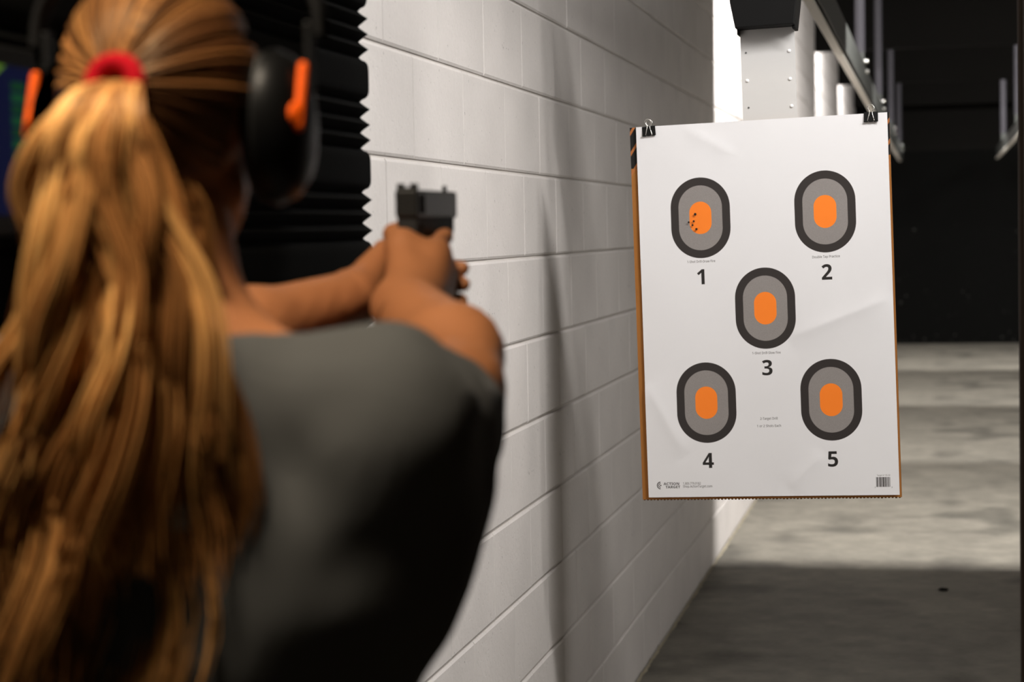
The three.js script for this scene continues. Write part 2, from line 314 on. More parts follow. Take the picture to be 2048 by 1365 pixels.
{ // printed paper
  paper = onTarget('paper_target');
  const S = 2.33, cw = Math.round(PW * 1000 * S), ch = Math.round(PH * 1000 * S), cv = document.createElement('canvas'); cv.width = cw; cv.height = ch; const c = cv.getContext('2d');
  const X = x => (x + PW * 500) * S, Y = y => (PH * 500 - y) * S;
  c.fillStyle = '#e9e9ec'; c.fillRect(0, 0, cw, ch);
  const stad = (x, y, w, h, col) => { c.fillStyle = col; const r = w / 2 * S; c.beginPath(); c.arc(X(x), Y(y + h / 2 - w / 2), r, Math.PI, 0); c.arc(X(x), Y(y - h / 2 + w / 2), r, 0, Math.PI); c.closePath(); c.fill(); };
  const spots = [[-146, 217.3], [144, 218.3], [-1.2, 0.2], [-147, -216.8], [143.7, -216.6]];
  spots.forEach(([x, y]) => { stad(x, y, 140, 189, '#2b2625'); stad(x, y, 103, 152, '#8d8886'); stad(x, y, 52, 76, '#ff8520'); });
  const R = rng(8); // print grain in the grey ink
  const img = c.getImageData(0, 0, cw, ch); for (let i = 0; i < img.data.length; i += 4) if (img.data[i] === 0x8d) { const n = (R() - 0.5) * 26; img.data[i] += n; img.data[i + 1] += n; img.data[i + 2] += n; } c.putImageData(img, 0, 0);
  c.textAlign = 'center'; c.textBaseline = 'middle';
  const text = (s, x, y, mm, width, font = 'sans-serif', col = '#3b3736') => { c.font = `${font.includes('bold') ? 'bold ' : ''}${mm * S}px sans-serif`; c.fillStyle = col; const m = c.measureText(s).width, k = width ? width * S / m : 1; c.save(); c.translate(X(x), Y(y)); c.scale(k, 1); c.fillText(s, 0, 0); c.restore(); };
  [['1', -147.3, 78.6], ['2', 143.5, 78.2], ['3', -1, -138.8], ['4', -147, -353.4], ['5', 143, -354]].forEach(([s, x, y]) => text(s, x, y, 49.5, 0, 'bold', '#1c1918'));
  text('1-Shot Drill-Draw Fire', -148, 114.6, 7.6, 67); text('Double Tap Practice', 142.8, 113.8, 7.6, 64); text('1-Shot Drill-Slow Fire', -2.2, -104.2, 7.6, 67);
  text('2-Target Drill', -1.6, -257.4, 7.6, 41); text('1 or 2 Shots Each', -2, -274.3, 7.6, 57);
  text('ACTION', -236.5, -406.3, 8.2, 38, 'bold', '#2a2625'); text('TARGET', -233.5, -414.4, 8.2, 35, 'bold', '#2a2625');
  text('1.800.779.0182', -188, -406.4, 7.4, 43, '', '#3b3736'); text('Shop.ActionTarget.com', -174.5, -413.4, 7.4, 70, '', '#3b3736');
  c.strokeStyle = '#2a2625'; [[8, 2.0], [4.6, 1.6]].forEach(([r, w]) => { c.lineWidth = w * S; c.beginPath(); c.arc(X(-262.5), Y(-410.2), r * S, Math.PI * 0.52, Math.PI * 1.48); c.stroke(); });
  c.fillStyle = '#2a2625'; c.beginPath(); c.arc(X(-262.5), Y(-410.2), 1.6 * S, 0, 7); c.fill();
  text('Target # 135-50', 257, -392.6, 4.6, 30, '', '#77716f');
  let bx = 240; const wd = [1.2, .8, 2.2, 1.6, .7, .9, 2.4, .8, 1.5, 1.2, .8, .7, 2.6, .9, 1, .8, 1.6, .7, 1, 1, .8, 1.2, 1.2, .7, .8, 1.4, .9, 1.9, .7, 1.2, .8]; c.fillStyle = '#332e2d';
  wd.forEach((w, i) => { if (i % 2 === 0 && bx + w < 272) c.fillRect(X(bx), Y(-397), w * S, 22.5 * S); bx += w; });
  text('7', 237, -420.5, 5, 0, '', '#5c5755'); text('3', 275, -420.5, 5, 0, '', '#5c5755');
  const t = new THREE.CanvasTexture(cv); t.colorSpace = THREE.SRGBColorSpace; t.anisotropy = 8;
  const g = new THREE.PlaneGeometry(PW, PH, 90, 136), p = g.attributes.position, N = noise3(44);
  const crease = (x, y, ax, ay, bx2, by, h, w) => { const dx = bx2 - ax, dy = by - ay, L = Math.hypot(dx, dy), s = ((x - ax) * dx + (y - ay) * dy) / L / L, n = ((x - ax) * dy - (y - ay) * dx) / L; const f = Math.max(0, 1 - Math.pow(Math.abs(s - 0.5) * 2, 4)); return s > 0 && s < 1 ? h * f * Math.exp(-Math.abs(n) / w) : 0; };
  for (let i = 0; i < p.count; i++) {
    const x = p.getX(i), y = p.getY(i);
    let z = 0.0022 * N(x * 3.2 + 5, y * 2.6, 1.5) + 0.0012 * N(x * 9, y * 7, 4.5) + 0.0022;
    z += crease(x, y, 0.05, -0.07, 0.29, 0.015, 0.0042, 0.03) + crease(x, y, -0.29, -0.17, -0.2, -0.34, 0.0035, 0.028) + crease(x, y, -0.18, 0.43, -0.06, 0.36, 0.0025, 0.02) + crease(x, y, 0.04, -0.42, 0.12, -0.34, 0.0022, 0.02);
    p.setZ(i, Math.max(z, -0.002));
  }
  g.computeVertexNormals();
  mesh('sheet', g, std(0xffffff, 0.55, 0, { map: t, side: THREE.DoubleSide }), paper);
  const hole = new THREE.LatheGeometry([[0.0001, 0.0004], [0.0022, 0.0006], [0.0034, 0.0012], [0.0046, 0.0006], [0.0044, 0]].map(q => new THREE.Vector2(...q)), 9).rotateX(Math.PI / 2);
  const hm = std(lin(0.015, 0.008, 0.006), 0.9);
  [[-157.7, 226.1, 1], [-161.8, 209.9, 0.8], [-164.9, 201, 0.8], [-156, 191.2, 0.9], [-173.7, 208.1, 0.75]].forEach(([x, y, s]) => { const h = mesh('bullet_hole', hole, hm, paper); h.position.set(x / 1000, y / 1000, 0.0042); h.scale.setScalar(s * 0.7); });
  tag(paper, 'white paper shooting target with five numbered black, grey and orange bullseyes', 'paper target');
}
function binderClip(x, y, tilt, label) {
  const g = onTarget('binder_clip');
  const s = new THREE.Shape(); s.moveTo(-0.0085, -0.019); s.lineTo(0.0085, -0.019); s.lineTo(0.0055, 0.0015); s.lineTo(-0.0055, 0.0015); s.closePath();
  const body = mesh('body', new THREE.ExtrudeGeometry(s, { depth: 0.0305, bevelEnabled: true, bevelSize: 0.0006, bevelThickness: 0.0006, bevelSegments: 1 }).rotateY(Math.PI / 2).translate(-0.01525, 0, 0), M.black, g);
  const lip = r => new THREE.CylinderGeometry(0.0016, 0.0016, 0.009, 8).rotateZ(Math.PI / 2).translate(r, -0.0195, 0.009);
  mesh('lip', mergeGeometries([lip(-0.0115), lip(0), lip(0.0115)]), M.black, g);
  const wire = zs => { const P = (a, b, c) => new THREE.Vector3(a, b, c * zs); return tube([P(-0.0075, -0.0185, 0.0098), P(-0.0055, -0.010, 0.0095), P(-0.0032, 0.003, 0.0065), P(-0.0072, 0.0125, 0.0085), P(-0.004, 0.0175, 0.009), P(0, 0.0188, 0.009), P(0.004, 0.0175, 0.009), P(0.0072, 0.0125, 0.0085), P(0.0032, 0.003, 0.0065), P(0.0055, -0.010, 0.0095), P(0.0075, -0.0185, 0.0098)], 0.0008, 50, 6); };
  mesh('wire_handle', wire(1), M.bolt, g); mesh('wire_handle', wire(-0.9), M.bolt, g);
  g.position.add(new THREE.Vector3(x, y, -0.004).multiplyScalar(TS).applyQuaternion(TQ)); g.rotateZ(tilt);
  return tag(g, label, 'binder clip', 'binder clips holding the paper');
}
binderClip(-0.262, 0.4365, 0.06, 'black binder clip on the upper left corner of the paper target');
binderClip(0.2555, 0.439, -0.01, 'black binder clip on the upper right corner of the paper target');
{ // target carrier
  const g = onTarget('target_carrier');
  tag(mesh('plate', box(0.126, 0.235, 0.003, 0.023, 0.535, -0.014), M.plate, g), 'grey sheet metal plate');
  [[0.0725, 0.595], [0.0725, 0.53], [0.074, 0.467], [-0.027, 0.532]].forEach(([x, y]) => mesh('rivet', new THREE.SphereGeometry(0.0042, 12, 8).scale(1, 1, 0.6).translate(x, y, -0.012), M.rivet, g));
  [[-0.028, 0.597], [-0.026, 0.469]].forEach(([x, y]) => mesh('empty_hole', new THREE.CylinderGeometry(0.0024, 0.0024, 0.001, 10).rotateX(Math.PI / 2).translate(x, y, -0.0123), std(lin(0.12, 0.12, 0.12), 0.8), g));
  const s = new THREE.Shape(); s.moveTo(-0.043, 0.652); s.lineTo(0.089, 0.652); s.lineTo(0.097, 0.71); s.lineTo(0.097, 0.9); s.lineTo(-0.053, 0.9); s.lineTo(-0.053, 0.71); s.closePath();
  mesh('trolley_housing', new THREE.ExtrudeGeometry(s, { depth: 0.09, bevelEnabled: true, bevelSize: 0.002, bevelThickness: 0.002, bevelSegments: 2 }).translate(0, 0, -0.055), M.black, g);
  mesh('side_tab', box(0.009, 0.06, 0.05, 0.0885, 0.672, -0.01, 0.002), M.black, g);
  mesh('side_tab', box(0.004, 0.03, 0.04, -0.042, 0.652, -0.01, 0.001), M.black, g);
  mesh('hanger_arm', box(0.03, 0.035, 0.03, 0.0, 0.915, -0.02), M.black, g);
  tag(g, 'black target carrier trolley with grey plate above the paper target', 'carrier');
}
{ // scrap on the floor
  const g = new THREE.IcosahedronGeometry(0.014, 1); const p = g.attributes.position, N = noise3(2); for (let i = 0; i < p.count; i++) { const k = 1 + 0.5 * N(p.getX(i) * 120, p.getY(i) * 120, p.getZ(i) * 120); p.setXYZ(i, p.getX(i) * k * 1.5, p.getY(i) * k * 0.45, p.getZ(i) * k * 1.1); } g.computeVertexNormals();
  const m = mesh('floor_scrap', g, M.rubber); m.position.copy(V(0.02, 0.006, 8.08)); tag(m, 'small dark scrap lying on the shaded floor', 'scrap');
}
// ---------- the shooter ----------
// joints as [X, height, Z down range]
const J = {
  head: [-0.633, 1.593, 1.559], neckTop: [-0.622, 1.505, 1.535], neck: [-0.612, 1.385, 1.53],
  rSh: [-0.440, 1.338, 1.54], lSh: [-0.785, 1.34, 1.585], rEl: [-0.447, 1.345, 1.80], lEl: [-0.712, 1.385, 1.85],
  rWr: [-0.515, 1.412, 1.985], lWr: [-0.628, 1.428, 2.045], gun: [-0.576, 1.497, 2.115],
};
const add = (a, b) => [a[0] + b[0], a[1] + b[1], a[2] + b[2]];
const person = group('person', V(0, 0, 0));
const skinMap = texture(256, (u, v) => { const k = 0.93 + 0.08 * (n16(u * 16, v * 16) - 0.5) + 0.06 * (fine(u, v) - 0.5); return [0.80 * k, 0.60 * k, 0.47 * k]; }, true);
M.skin = new THREE.MeshPhysicalMaterial({ color: lin(0.44, 0.175, 0.072), roughness: 0.5, specularIntensity: 0.6, sheen: 0.15, sheenRoughness: 0.5 });
// gun frame: origin at the web of the grip, axes right / up / forward
const aim = Math.atan2(-0.52 + 0.576, 4.6 - 2.115), ca = Math.cos(aim), sa = Math.sin(aim);
const G = q => [J.gun[0] + q[0] * ca + q[2] * sa, J.gun[1] + q[1], J.gun[2] - q[0] * sa + q[2] * ca];
const rWr = G([0.027, -0.080, -0.112]), lWr = G([-0.052, -0.072, -0.058]);
{
  const S = J, hipC = [-0.60, 0.93, 1.50];
  const limb = [
    cap(S.neckTop, S.neck, 0.05, 0.056), cap(S.neck, [-0.605, 1.1, 1.57], 0.07, 0.095), cap(S.neck, S.rSh, 0.05, 0.052), cap(S.neck, S.lSh, 0.05, 0.052),
    ell([-0.605, 1.24, 1.545], [0.155, 0.17, 0.095]), ell([-0.602, 0.98, 1.59], [0.15, 0.15, 0.1]), cap([-0.605, 1.15, 1.56], [-0.602, 0.95, 1.59], 0.1, 0.11),
    cap(S.rSh, S.rEl, 0.048, 0.04), cap(S.rEl, add(S.rEl, [-0.02, 0.03, 0.07]), 0.041, 0.042), cap(add(S.rEl, [-0.02, 0.03, 0.07]), rWr, 0.046, 0.037),
    cap(S.lSh, S.lEl, 0.048, 0.038), cap(S.lEl, add(S.lEl, [0.02, 0.012, 0.05]), 0.038, 0.039), cap(add(S.lEl, [0.02, 0.012, 0.05]), lWr, 0.042, 0.031),
    cap([-0.52, 0.9, 1.58], [-0.5, 0.5, 1.53], 0.078, 0.055), cap([-0.5, 0.5, 1.53], [-0.5, 0.09, 1.46], 0.056, 0.035), cap([-0.5, 0.05, 1.43], [-0.49, 0.04, 1.6], 0.032, 0.026),
    cap([-0.68, 0.9, 1.59], [-0.7, 0.5, 1.60], 0.078, 0.055), cap([-0.7, 0.5, 1.60], [-0.71, 0.09, 1.57], 0.056, 0.035), cap([-0.71, 0.05, 1.54], [-0.71, 0.04, 1.71], 0.032, 0.026),
  ];
  const body = surfaceNet(union(limb, 0.035), [-0.88, 0.0, 1.34], [-0.3, 1.58, 2.12], 0.011);
  // head: own frame, then placed
  const yaw = -0.02, cy = Math.cos(yaw), sy = Math.sin(yaw), H = J.head;
  const toHead = (x, y, z) => { x -= H[0]; y -= H[1]; z -= H[2]; return [x * cy - z * sy, y, x * sy + z * cy]; };
  const hp = union([ell([0, 0.022, -0.008], [0.072, 0.092, 0.092]), ell([0, -0.035, 0.036], [0.058, 0.08, 0.056]), ell([0, -0.098, 0.066], [0.026, 0.02, 0.022]), cap([0.045, -0.06, 0.01], [0.015, -0.1, 0.06], 0.018, 0.014), cap([-0.045, -0.06, 0.01], [-0.015, -0.1, 0.06], 0.018, 0.014),
    cap([0, -0.07, -0.02], [0.015, -0.16, -0.025], 0.05, 0.05), cap([0, 0.02, 0.092], [0, -0.022, 0.108], 0.007, 0.010), ell([0, -0.026, 0.104], [0.015, 0.008, 0.01]), ell([0.03, 0.032, 0.078], [0.024, 0.007, 0.01]), ell([-0.03, 0.032, 0.078], [0.024, 0.007, 0.01])], 0.016);
  const lips = union([ell([0, -0.056, 0.09], [0.02, 0.0045, 0.007]), ell([0, -0.065, 0.089], [0.017, 0.0055, 0.008])], 0.003);
  const sock = [ell([0.03, 0.015, 0.094], [0.017, 0.011, 0.014]), ell([-0.03, 0.015, 0.094], [0.017, 0.011, 0.014])];
  const headF = (X, Y, Z) => { const [x, y, z] = toHead(X, Y, Z); let d = hp(x, y, z); for (const s of sock) d = -smin(-d, s(x, y, z), 0.012); return smin(d, lips(x, y, z), 0.004); };
  const head = surfaceNet(headF, [H[0] - 0.1, H[1] - 0.22, H[2] - 0.125], [H[0] + 0.1, H[1] + 0.13, H[2] + 0.14], 0.0042);
  // hands closed on the grip
  const F = (pts, r0, r1) => pts.slice(1).map((q, i) => { const n = pts.length - 1; return cap(G(pts[i]), G(q), r0 + (r1 - r0) * i / n, r0 + (r1 - r0) * (i + 1) / n); });
  const hand = (palm, fingers) => { const p = union(palm, 0.018), fs = fingers.map(c => union(c, 0.006)); return (x, y, z) => { let d = p(x, y, z); for (const f of fs) d = smin(d, f(x, y, z), 0.005); return d; }; };
  const rw = [0.027, -0.080, -0.112], lw = [-0.052, -0.072, -0.058];
  const right = hand([cap(G([0.044, -0.092, -0.15]), G(rw), 0.034, 0.030), cap(G(rw), G([0.034, -0.022, -0.002]), 0.026, 0.015), cap(G(rw), G([0.039, -0.048, 0.0]), 0.027, 0.017), cap(G(rw), G([0.037, -0.074, -0.008]), 0.026, 0.016), cap(G(rw), G([0.0, -0.014, -0.026]), 0.022, 0.016), cap(G([0.0, -0.016, -0.026]), G([0.026, -0.03, -0.02]), 0.015, 0.017)],
    [F([[0.029, -0.016, 0.0], [0.027, -0.008, 0.045], [0.023, -0.006, 0.07], [0.018, -0.006, 0.094]], 0.0098, 0.0075),
     F([[0.040, -0.038, 0.004], [0.034, -0.042, 0.046], [0.002, -0.043, 0.062], [-0.024, -0.043, 0.048]], 0.0102, 0.008),
     F([[0.042, -0.060, 0.002], [0.035, -0.061, 0.042], [0.002, -0.062, 0.056], [-0.024, -0.062, 0.04]], 0.0098, 0.0078),
     F([[0.040, -0.080, -0.004], [0.032, -0.080, 0.03], [0.002, -0.08, 0.043], [-0.022, -0.08, 0.03]], 0.0088, 0.007),
     F([[0.0, -0.014, -0.024], [-0.019, -0.002, 0.005], [-0.022, 0.001, 0.034], [-0.021, 0.0, 0.056]], 0.0125, 0.0085)]);
  const left = hand([cap(G([-0.075, -0.085, -0.10]), G(lw), 0.028, 0.026), cap(G(lw), G([-0.037, -0.028, 0.012]), 0.023, 0.014), cap(G(lw), G([-0.040, -0.05, 0.014]), 0.023, 0.015), cap(G(lw), G([-0.038, -0.075, 0.006]), 0.022, 0.014)],
    [F([[-0.040, -0.034, 0.02], [-0.026, -0.036, 0.068], [0.012, -0.038, 0.080], [0.053, -0.042, 0.032]], 0.0102, 0.008),
     F([[-0.042, -0.053, 0.018], [-0.027, -0.055, 0.064], [0.012, -0.056, 0.075], [0.056, -0.060, 0.024]], 0.0102, 0.008),
     F([[-0.041, -0.072, 0.012], [-0.026, -0.074, 0.056], [0.012, -0.075, 0.067], [0.055, -0.078, 0.016]], 0.0098, 0.0078),
     F([[-0.038, -0.088, 0.004], [-0.024, -0.091, 0.042], [0.010, -0.092, 0.054], [0.048, -0.096, 0.010]], 0.0088, 0.007),
     F([[-0.046, -0.04, -0.012], [-0.036, -0.02, 0.022], [-0.03, -0.014, 0.052], [-0.027, -0.013, 0.076]], 0.0125, 0.0085)]);
  const g0 = G([0, -0.06, -0.02]), hb = 0.165;
  const hands = surfaceNet((x, y, z) => Math.min(right(x, y, z), left(x, y, z)), [g0[0] - 0.13, g0[1] - 0.075, g0[2] - 0.15], [g0[0] + 0.13, g0[1] + 0.085, g0[2] + 0.145], 0.003);
  const skin = mesh('body', mergeGeometries([body, head, hands]), M.skin, person); tag(skin, 'tanned skin of the arms, neck and hands');
  const eyeM = std(lin(0.8, 0.78, 0.75), 0.2), irisM = std(lin(0.05, 0.07, 0.08), 0.15);
  for (const s of [-1, 1]) {
    const P = [s * 0.03, 0.014, 0.0725], w = V(H[0] + P[0] * cy + P[2] * sy, H[1] + P[1], H[2] - P[0] * sy + P[2] * cy);
    const e = mesh('eye', new THREE.SphereGeometry(0.0115, 16, 12), eyeM, person); e.position.copy(w);
    mesh('iris', new THREE.SphereGeometry(0.0055, 12, 8), irisM, e).position.set(0, 0, -0.0075);
  }
  // ----- T-shirt -----
  const N = noise3(91), N2 = noise3(92);
  const sh = union([
    ell([-0.598, 1.215, 1.56], [0.20, 0.175, 0.125]), cap([-0.600, 1.31, 1.535], [-0.60, 1.0, 1.60], 0.09, 0.12),
    ell([-0.603, 1.0, 1.60], [0.168, 0.25, 0.125]), ell([-0.455, 1.265, 1.60], [0.075, 0.115, 0.1]), ell([-0.745, 1.255, 1.62], [0.075, 0.11, 0.1]),
    cap(J.neck, J.rSh, 0.046, 0.06), cap(J.neck, J.lSh, 0.046, 0.06),
    cap(J.rSh, add(J.rEl, [0.0, -0.012, 0.0]), 0.062, 0.05), cap(add(J.rSh, [0, -0.06, 0.02]), add(J.rEl, [0.004, -0.05, -0.04]), 0.055, 0.042),
    cap(J.lSh, add(J.lEl, [-0.004, -0.016, -0.03]), 0.07, 0.062), cap(add(J.lSh, [0, -0.05, 0.02]), add(J.lEl, [-0.004, -0.045, -0.07]), 0.06, 0.05)], 0.05);
  const arm = (a, b) => { const L = Math.hypot(b[0] - a[0], b[1] - a[1], b[2] - a[2]), d = [(b[0] - a[0]) / L, (b[1] - a[1]) / L, (b[2] - a[2]) / L]; return (x, y, z) => (x - b[0]) * d[0] + (y - b[1]) * d[1] + (z - b[2]) * d[2]; };
  const rPl = arm(J.rSh, add(J.rEl, [0.0, 0.0, 0.015])), lPl = arm(J.lSh, add(J.lEl, [0, 0, -0.03]));
  const collar = cap([-0.62, 1.52, 1.53], [-0.612, 1.42, 1.545], 0.075, 0.07);
  const shirtF = (x, y, z) => {
    let d = sh(x, y, z);
    // folds run from the shoulder across the back and hang below the sleeve
    const s = (x + 0.6) * 0.55 + (y - 1.2), f = Math.sin(s * 34 + 2.2 * N(x * 6, y * 5, z * 6)) * 0.5 + 0.5;
    d += 0.012 * (f - 0.5) * (0.4 + 0.6 * N2(x * 5 + 3, y * 5, z * 5)) + 0.010 * N(x * 9, y * 7, z * 9) + 0.003 * N2(x * 26, y * 22, z * 26);
    d = Math.max(d, z > 1.62 && y > 1.15 ? Math.max(x > -0.55 ? rPl(x, y, z) : -1, x < -0.65 ? lPl(x, y, z) : -1) : -1, 0.86 - y);
    return Math.max(d, -collar(x, y, z));
  };
  M.shirt = new THREE.MeshPhysicalMaterial({ color: lin(0.082, 0.083, 0.081), roughness: 0.95, specularIntensity: 0.2, sheen: 0.3, sheenRoughness: 0.7, sheenColor: lin(0.3, 0.3, 0.3) });
  tag(mesh('t_shirt', surfaceNet(shirtF, [-0.9, 0.84, 1.36], [-0.3, 1.47, 1.9], 0.0075), M.shirt, person), 'loose grey T-shirt');
  mesh('shirt_tag', box(0.016, 0.02, 0.0012, -0.580, 1.278, -1.425, 0.0004), std(lin(0.45, 0.45, 0.43), 0.8), person);
  // ----- trousers and shoes -----
  const tr = union([ell([-0.602, 0.95, 1.59], [0.165, 0.13, 0.115]), cap([-0.52, 0.9, 1.58], [-0.5, 0.5, 1.53], 0.092, 0.07), cap([-0.5, 0.5, 1.53], [-0.5, 0.1, 1.465], 0.07, 0.055), cap([-0.68, 0.9, 1.59], [-0.7, 0.5, 1.60], 0.092, 0.07), cap([-0.7, 0.5, 1.60], [-0.71, 0.1, 1.57], 0.07, 0.055)], 0.03);
  mesh('trousers', surfaceNet((x, y, z) => Math.max(tr(x, y, z) + 0.004 * N(x * 12, y * 10, z * 12), y - 1.0, 0.09 - y), [-0.82, 0.06, 1.34], [-0.38, 1.03, 1.78], 0.012), std(lin(0.02, 0.022, 0.03), 0.9), person);
  for (const [x, z] of [[-0.5, 1.51], [-0.71, 1.62]]) { const f = union([ell([x, 0.05, z - 0.02], [0.045, 0.04, 0.085]), ell([x, 0.04, z + 0.06], [0.046, 0.034, 0.09]), cap([x, 0.08, z - 0.05], [x, 0.1, z - 0.05], 0.045, 0.047)], 0.02); mesh('shoe', surfaceNet((X, Y, Z) => Math.max(f(X, Y, Z), 0.004 - Y), [x - 0.08, -0.02, z - 0.14], [x + 0.08, 0.17, z + 0.18], 0.007), M.black, person); }
}
// ----- hair -----
{
  const R = rng(1234), H = J.head, yaw = -0.02, cy = Math.cos(yaw), sy = Math.sin(yaw);
  const out = (x, y, z) => V(H[0] + x * cy + z * sy, H[1] + y, H[2] - x * sy + z * cy);
  const lists = { pos: [], nor: [], col: [], idx: [] };
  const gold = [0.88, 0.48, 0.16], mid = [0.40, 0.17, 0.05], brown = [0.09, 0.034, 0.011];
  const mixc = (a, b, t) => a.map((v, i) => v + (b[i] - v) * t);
  function lock(pts, r0, r1, r2, tone, sides = 5, seg = 22, flat = 0.65) {      // tapered strand of hair
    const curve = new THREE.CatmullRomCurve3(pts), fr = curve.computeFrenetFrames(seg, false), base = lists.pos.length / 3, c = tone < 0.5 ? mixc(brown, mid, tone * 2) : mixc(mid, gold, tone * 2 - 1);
    for (let i = 0; i <= seg; i++) {
      const t = i / seg, p = curve.getPointAt(t), r = t < 0.5 ? r0 + (r1 - r0) * t * 2 : r1 + (r2 - r1) * (t * 2 - 1);
      for (let j = 0; j < sides; j++) { const a = j / sides * 6.2832, x = Math.cos(a), y = Math.sin(a) * flat, n = fr.normals[i], b = fr.binormals[i];
        lists.pos.push(p.x + r * (n.x * x + b.x * y), p.y + r * (n.y * x + b.y * y), p.z + r * (n.z * x + b.z * y)); lists.nor.push(n.x * x + b.x * y, n.y * x + b.y * y, n.z * x + b.z * y); lists.col.push(...c); }
      if (i < seg) for (let j = 0; j < sides; j++) { const k = (j + 1) % sides, q = base + i * sides; lists.idx.push(q + j, q + k, q + sides + j, q + k, q + sides + k, q + sides + j); }
    }
  }
  const T = new THREE.Vector3(0.004, 0.022, -0.108), tdir = new THREE.Vector3(0.004, 0.012, -1).normalize();
  const skull = (d, s) => [d.x * 0.0755 * s, 0.022 + d.y * 0.097 * s, -0.008 + d.z * 0.097 * s];
  // scalp hair combed back to the tie
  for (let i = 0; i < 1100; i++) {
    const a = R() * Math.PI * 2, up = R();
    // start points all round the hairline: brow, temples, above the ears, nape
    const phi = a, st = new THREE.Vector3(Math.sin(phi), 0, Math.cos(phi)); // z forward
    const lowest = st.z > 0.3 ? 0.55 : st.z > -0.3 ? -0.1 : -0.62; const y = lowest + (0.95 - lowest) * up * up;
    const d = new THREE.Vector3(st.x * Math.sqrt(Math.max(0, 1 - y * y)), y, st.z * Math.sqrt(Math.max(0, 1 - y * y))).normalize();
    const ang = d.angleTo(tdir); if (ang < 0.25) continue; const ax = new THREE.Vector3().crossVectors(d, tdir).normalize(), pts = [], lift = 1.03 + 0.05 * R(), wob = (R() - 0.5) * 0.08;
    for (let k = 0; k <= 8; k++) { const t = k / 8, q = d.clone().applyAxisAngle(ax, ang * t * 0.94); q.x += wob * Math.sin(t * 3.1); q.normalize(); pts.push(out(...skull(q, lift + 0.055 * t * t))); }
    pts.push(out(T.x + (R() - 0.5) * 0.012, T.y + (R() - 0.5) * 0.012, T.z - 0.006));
    lock(pts, 0.0024, 0.0032, 0.0022, Math.min(1, Math.max(0, 0.40 - 0.22 * (d.z + 1) / 2 + 0.75 * (R() - 0.5) - 1.5 * Math.max(0, d.x) * (d.y < 0.6 ? 0.3 : 0.1))), 5, 16);  // darker roots at the front; shade of the right side put into the tone
  }
  // ponytail: locks in bundles that swell below the tie, then wave apart
  const path = [[0.0, 0, 0.004], [-0.002, 0.002, -0.026], [-0.008, -0.03, -0.048], [-0.010, -0.09, -0.046], [-0.006, -0.155, -0.036], [-0.012, -0.23, -0.026], [-0.026, -0.31, -0.020], [-0.040, -0.38, -0.016], [-0.050, -0.45, -0.014], [-0.06, -0.53, -0.012]];
  const width = [0.015, 0.021, 0.040, 0.053, 0.066, 0.090, 0.118, 0.130, 0.126, 0.115];
  for (let b = 0; b < 74; b++) {
    const ba = R() * 6.283, br = Math.sqrt(R()), ph = R() * 6.28, fr = 1.2 + R() * 1.5, amp = 0.006 + 0.014 * R(), len = 0.62 + 0.38 * R(), tone = Math.pow(R(), 0.72), curl = (R() - 0.5) * 0.05;
    for (let s = 0; s < 24; s++) {
      const oa = R() * 6.283, or = Math.sqrt(R()) * 0.2, x0 = br * Math.cos(ba) + or * Math.cos(oa), z0 = br * Math.sin(ba) + or * Math.sin(oa), pts = [], end = len * (0.9 + 0.12 * R());
      for (let k = 0; k <= 9; k++) {
        const f = k * end, i = Math.min(8, Math.floor(f)), t = f - i, P = path[i].map((v, q) => v + (path[i + 1][q] - v) * t), w = width[i] + (width[i + 1] - width[i]) * t, wave = amp * Math.min(1, f / 4), cl = curl * Math.max(0, f / 9 - 0.45);
        pts.push(out(T.x + P[0] + w * x0 + wave * Math.sin(ph + f * fr) + cl, T.y + P[1], T.z + P[2] + Math.min(w * 0.5, 0.04) * z0 + wave * 0.6 * Math.cos(ph + f * fr)));
      }
      lock(pts, 0.0014, 0.0025, 0.0006, Math.min(1, Math.max(0, tone + 0.16 * (R() - 0.5))), 5, 30);
    }
  }
  // short stray locks on the neck
  for (let i = 0; i < 26; i++) { const x = 0.01 + 0.05 * R(), pts = []; for (let k = 0; k < 6; k++) pts.push(out(x + 0.006 * Math.sin(k + i) + k * 0.003, -0.05 - k * 0.022 - 0.02 * R(), -0.085 + 0.006 * k)); lock(pts, 0.002, 0.0026, 0.0008, 0.25 + 0.3 * R(), 5, 12); }
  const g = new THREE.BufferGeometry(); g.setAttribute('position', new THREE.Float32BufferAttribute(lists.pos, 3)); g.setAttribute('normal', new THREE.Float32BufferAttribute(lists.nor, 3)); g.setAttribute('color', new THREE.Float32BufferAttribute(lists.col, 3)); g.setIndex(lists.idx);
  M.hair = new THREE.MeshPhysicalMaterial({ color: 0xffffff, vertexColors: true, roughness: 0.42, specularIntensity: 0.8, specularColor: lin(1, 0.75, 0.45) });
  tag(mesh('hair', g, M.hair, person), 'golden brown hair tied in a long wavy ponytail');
  // scalp under the locks
  const scalp = new THREE.SphereGeometry(1, 40, 28); { const p = scalp.attributes.position; for (let i = 0; i < p.count; i++) { let x = p.getX(i), y = p.getY(i), z = p.getZ(i); const low = z > 0.25 ? 0.5 : z > -0.25 ? -0.15 : -0.7; if (y < low) { const k = Math.sqrt(Math.max(0, 1 - low * low)) / Math.max(1e-3, Math.hypot(x, z)); y = low; x *= k * 0.9; z *= k * 0.9; } const q = out(x * 0.0765, 0.022 + y * 0.098, -0.008 + z * 0.0975); p.setXYZ(i, q.x, q.y, q.z); } scalp.computeVertexNormals(); }
  mesh('hair_roots', scalp, std(lin(0.16, 0.065, 0.02), 0.6), person);
  const tie = mesh('hair_tie', new THREE.TorusGeometry(0.0175, 0.0085, 10, 28), matt(lin(0.42, 0.006, 0.014), 0.9, 0.15), person); tie.position.copy(out(T.x, T.y + 0.001, T.z - 0.014)); tie.lookAt(out(T.x - 0.004, T.y + 0.02, T.z - 0.12)); tag(tie, 'red elastic hair tie');
}
